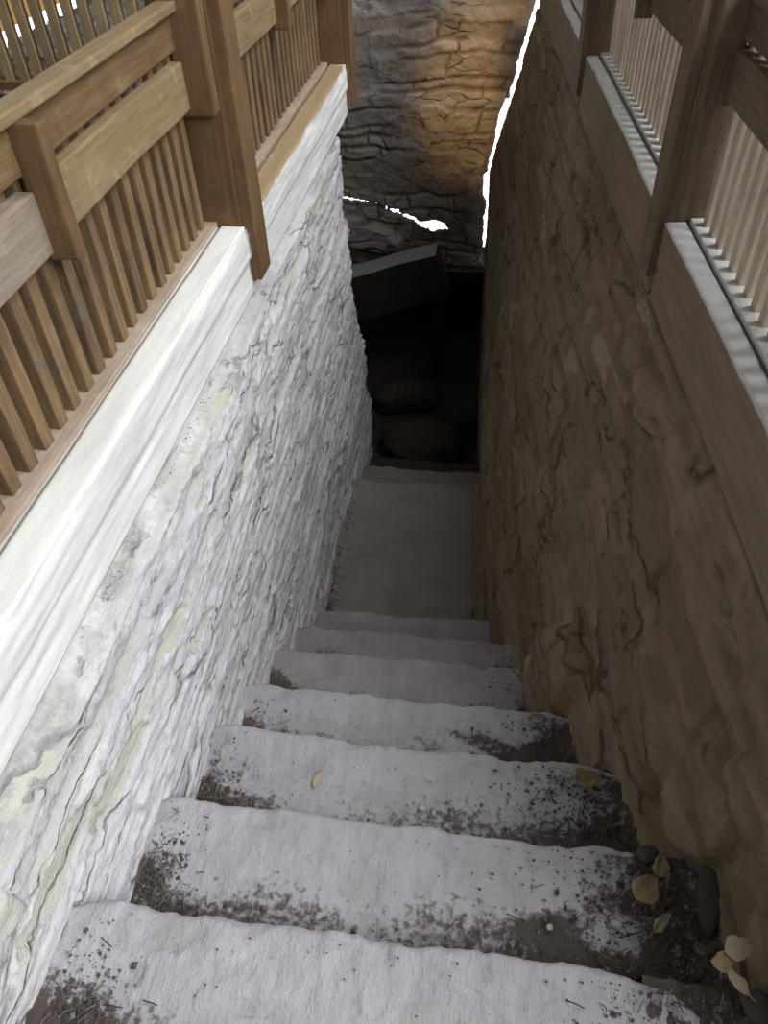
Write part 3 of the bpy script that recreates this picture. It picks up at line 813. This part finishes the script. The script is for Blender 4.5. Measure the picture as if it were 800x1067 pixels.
def debris():
    rr = random.Random(5)
    vs = []; fs = []; ts = []
    def bit(x, y, z, r, flat=0.6):
        b = len(vs)
        a0 = rr.uniform(0, 6.28)
        pts = [(math.cos(a0 + i * 1.57) * r * rr.uniform(.6, 1.2), math.sin(a0 + i * 1.57) * r * rr.uniform(.6, 1.2), rr.uniform(-.2, .2) * r) for i in range(4)]
        pts += [(0, 0, r * flat), (0, 0, -r * flat)]
        for p in pts: vs.append((x + p[0], y + p[1], z + p[2] + r * 0.3))
        for i in range(4):
            j = (i + 1) % 4
            fs.append((b + i, b + j, b + 4)); fs.append((b + j, b + i, b + 5))
        c = rr.random()
        e = 1.0 if rr.random() < 0.22 else 0.0
        ts.extend([[c, 0, e]] * 6)
    def twig(x, y, z, L):
        b = len(vs); a = rr.uniform(0, 3.14); w = 0.0009
        dx, dy = math.cos(a) * L / 2, math.sin(a) * L / 2
        px, py = -math.sin(a) * w, math.cos(a) * w
        dz = rr.uniform(-.002, .004)
        for (sx, hz) in ((-1, 0), (0.1, rr.uniform(0, .004)), (1, dz)):
            jx = 0 if sx != 0.1 else rr.uniform(-.004, .004)
            vs.append((x + dx * sx + px + jx, y + dy * sx + py, z + hz + .002))
            vs.append((x + dx * sx - px + jx, y + dy * sx - py, z + hz + .002))
            vs.append((x + dx * sx + jx, y + dy * sx, z + hz + .004))
        for q in (0, 3):
            for i in range(3):
                j = (i + 1) % 3
                fs.append((b + q + i, b + q + j, b + q + 3 + j, b + q + 3 + i))
        ts.extend([[rr.random(), 0, 1.0 if rr.random() < .5 else 0.2]] * 9)
    yp = 0.12
    for k in range(7):
        y0, y1 = yp, NOSE[k]; yp = NOSE[k]
        xl = XL(y1) + 0.02
        xr = float(XR(np.array(y1), np.array(TZ[k]))) - 0.01
        z = TZ[k] + 0.001
        n = [3600, 3600, 2400, 900, 400, 160, 100][k]
        for _ in range(n):
            u = rr.random()
            if u < 0.33: x = xl + abs(rr.gauss(0, 0.05)); y = y0 + abs(rr.gauss(0, 0.09))
            elif u < 0.55: x = rr.uniform(xl, xr); y = y0 + 0.01 + abs(rr.gauss(0, 0.03))
            else: x = xr - abs(rr.gauss(0, 0.13)); y = rr.uniform(y0, y1 - 0.02)
            if y > y1 - 0.015 or x < xl or x > xr: continue
            lift = max(0.0, float(dirt_h(k, np.array(x), np.array(y))) - z) if x > [0.30, 0.33, 0.30, 0.22, 0.18, 0.14, 0.08][k] else 0.0
            if rr.random() < 0.07: twig(x, y, z + lift, rr.uniform(.01, .035))
            else: bit(x, y, z + lift, min(0.009, 0.0009 + rr.expovariate(1 / 0.0012)))
        for _ in range(60 if k < 3 else 15):
            x = rr.uniform(xl, xr); y = rr.uniform(y0, y1 - .02)
            bit(x, y, z, rr.uniform(.0012, .0028))
    for _ in range(260):
        sd = rr.random() < .6
        y = rr.uniform(2.03, 3.0)
        x = (XL(y) + abs(rr.gauss(0, .03))) if sd else (0.05 - abs(rr.gauss(0, .03)))
        bit(x, y, LAND_Z + .001, rr.uniform(.002, .007))
    for _ in range(260):     # dirt lying on the ledge under the left curb
        y = rr.uniform(.3, 2.3)
        bit(-0.678 + rr.gauss(0, .006), y, -1.090, rr.uniform(.001, .003)) if fbm(np.array(y * 5), np.array(0.0), 3, 2) > 0.05 else None
    o = mesh_obj('debris', vs, fs, MT['dirt'], None, False, np.array(ts))
    tag(o, 'scattered crumbs of earth, chips and twigs lying on the steps', 'debris', kind='stuff')
debris()

def make_leaf(x, y, z, L, wd, rz, tilt, mat, label, seed, fold=0.25):
    n, m = 22, 9
    rr = random.Random(seed)
    A, Bv = np.meshgrid(np.linspace(0, 1, n), np.linspace(-1, 1, m), indexing='ij')
    w = wd * np.sin(np.pi * A ** 0.8) ** 0.7 * (1 + 0.25 * fbm(A * 7 + seed, Bv * 1.5, seed, 2) * np.abs(Bv))
    X = (A - 0.5) * L; Yv = Bv * w / 2
    Zv = fold * np.abs(Yv) + 0.18 * L * (A - 0.5) ** 2 + 0.09 * L * fbm(A * 3, Bv * 2, seed + 3, 2)
    root = grid_obj('dry_leaf', X, Yv, Zv, mat)
    so = root.modifiers.new('thickness', 'SOLIDIFY'); so.thickness = 0.0008
    root.location = (x, y, z); root.rotation_euler = (tilt[0], tilt[1], rz)
    # stalk
    vs = []; fs = []
    for i in range(6):
        t = i / 5
        c = (-L * 0.5 - t * L * 0.3, 0.02 * L * math.sin(t * 3), 0.05 * L * t + 0.045 * L)
        for a in range(5):
            vs.append((c[0], c[1] + 0.0008 * math.cos(a * 1.257), c[2] + 0.0008 * math.sin(a * 1.257)))
    for i in range(5):
        for a in range(5):
            b = (a + 1) % 5
            fs.append((i * 5 + a, i * 5 + b, i * 5 + 5 + b, i * 5 + 5 + a))
    mesh_obj('stalk', vs, fs, mat, root)
    return tag(root, label, 'leaf', 'dry leaves on the steps')

for a in (
        (0.352, 0.590, -1.495, 0.060, 0.050, 0.9, (0.15, 0.1), MT['leaf'], 'broad dry brown leaf at the right end of the second step', 3),
        (0.383, 0.636, -1.490, 0.045, 0.030, 1.2, (0.3, -0.2), MT['leaf'], 'small brown leaf just behind the broad leaf on the second step', 4),
        (0.374, 0.536, -1.495, 0.050, 0.018, 0.85, (0.5, 0.1), MT['leaf_pale'], 'narrow pale leaf slanting in the dirt of the second step', 5),
        (0.432, 0.440, -1.290, 0.050, 0.034, 0.4, (0.2, 0.2), MT['leaf_pale'], 'pale curled leaf at the right end of the nearest step', 6),
        (0.405, 0.418, -1.292, 0.034, 0.028, 1.3, (-0.2, 0.2), MT['leaf'], 'darker brown leaf left of the pale curled leaf by the nearest step', 7),
        (0.422, 0.394, -1.290, 0.040, 0.022, 2.3, (0.2, -0.1), MT['leaf_pale'], 'faded leaf lying nearest the camera in the dirt at lower right', 8),
        (0.291, 0.906, -1.700, 0.060, 0.048, 0.3, (0.1, 0.2), MT['leaf'], 'dim brown leaf in the dark right end of the third step', 9),
        (0.205, 1.185, -1.905, 0.040, 0.012, 0.1, (0.1, 0.0), MT['leaf'], 'thin leaf at the right end of the fourth step', 10),
        (-0.336, 0.841, -1.722, 0.045, 0.014, 1.3, (0.3, 0.0), MT['leaf_pale'], 'small pale curled leaf near the left part of the third step', 11)):
    make_leaf(*a)

for (x, y, z, r_, sd, lb) in ((0.298, 0.528, -1.513, 0.011, 3, 'pale stone chip in the dirt of the second step, left of the narrow leaf'),
                              (-0.043, 0.512, -1.524, 0.005, 5, 'tiny pale pebble near the middle of the second step'),
                              (0.181, 0.512, -1.522, 0.007, 8, 'small pale pebble between the middle and the leaves on the second step'),
                              (-0.081, 0.800, -1.725, 0.008, 6, 'pale pebble near the middle of the third step')):
    o = make_rock(x, y, z, r_, r_ * 0.8, r_ * 0.6, sd, 'pebble', MT['step'], 2)
    tag(o, lb, 'pebble', 'pale pebbles on the steps')
for (x, y, z, a, b, c, sd, lb) in ((0.470, 0.600, -1.51, 0.022, 0.075, 0.02, 12, 'long dark stone wedged between the second step and the brown wall'),
                                   (0.37, 0.665, -1.52, 0.022, 0.018, 0.014, 14, 'dirty round stone at the far right corner of the second step'),
                                   (0.45, 0.37, -1.31, 0.02, 0.024, 0.012, 15, 'dirty stone in the dirt beside the nearest step'),
                                   (0.52, 0.47, -1.36, 0.04, 0.07, 0.06, 16, 'brown stone at the foot of the brown wall near the bottom right corner')):
    tag(make_rock(x, y, z, a, b, c, sd, 'stone', MT['dirt'] if sd != 16 else MT['wall_right'], 3), lb, 'stone', 'loose stones along the brown wall')

# ------------------------------------------------------------------ lift everything from eye-relative to world height
for o in list(S.objects):
    if o.parent is None and o.type in ('MESH', 'EMPTY'):
        o.location.z += ZO
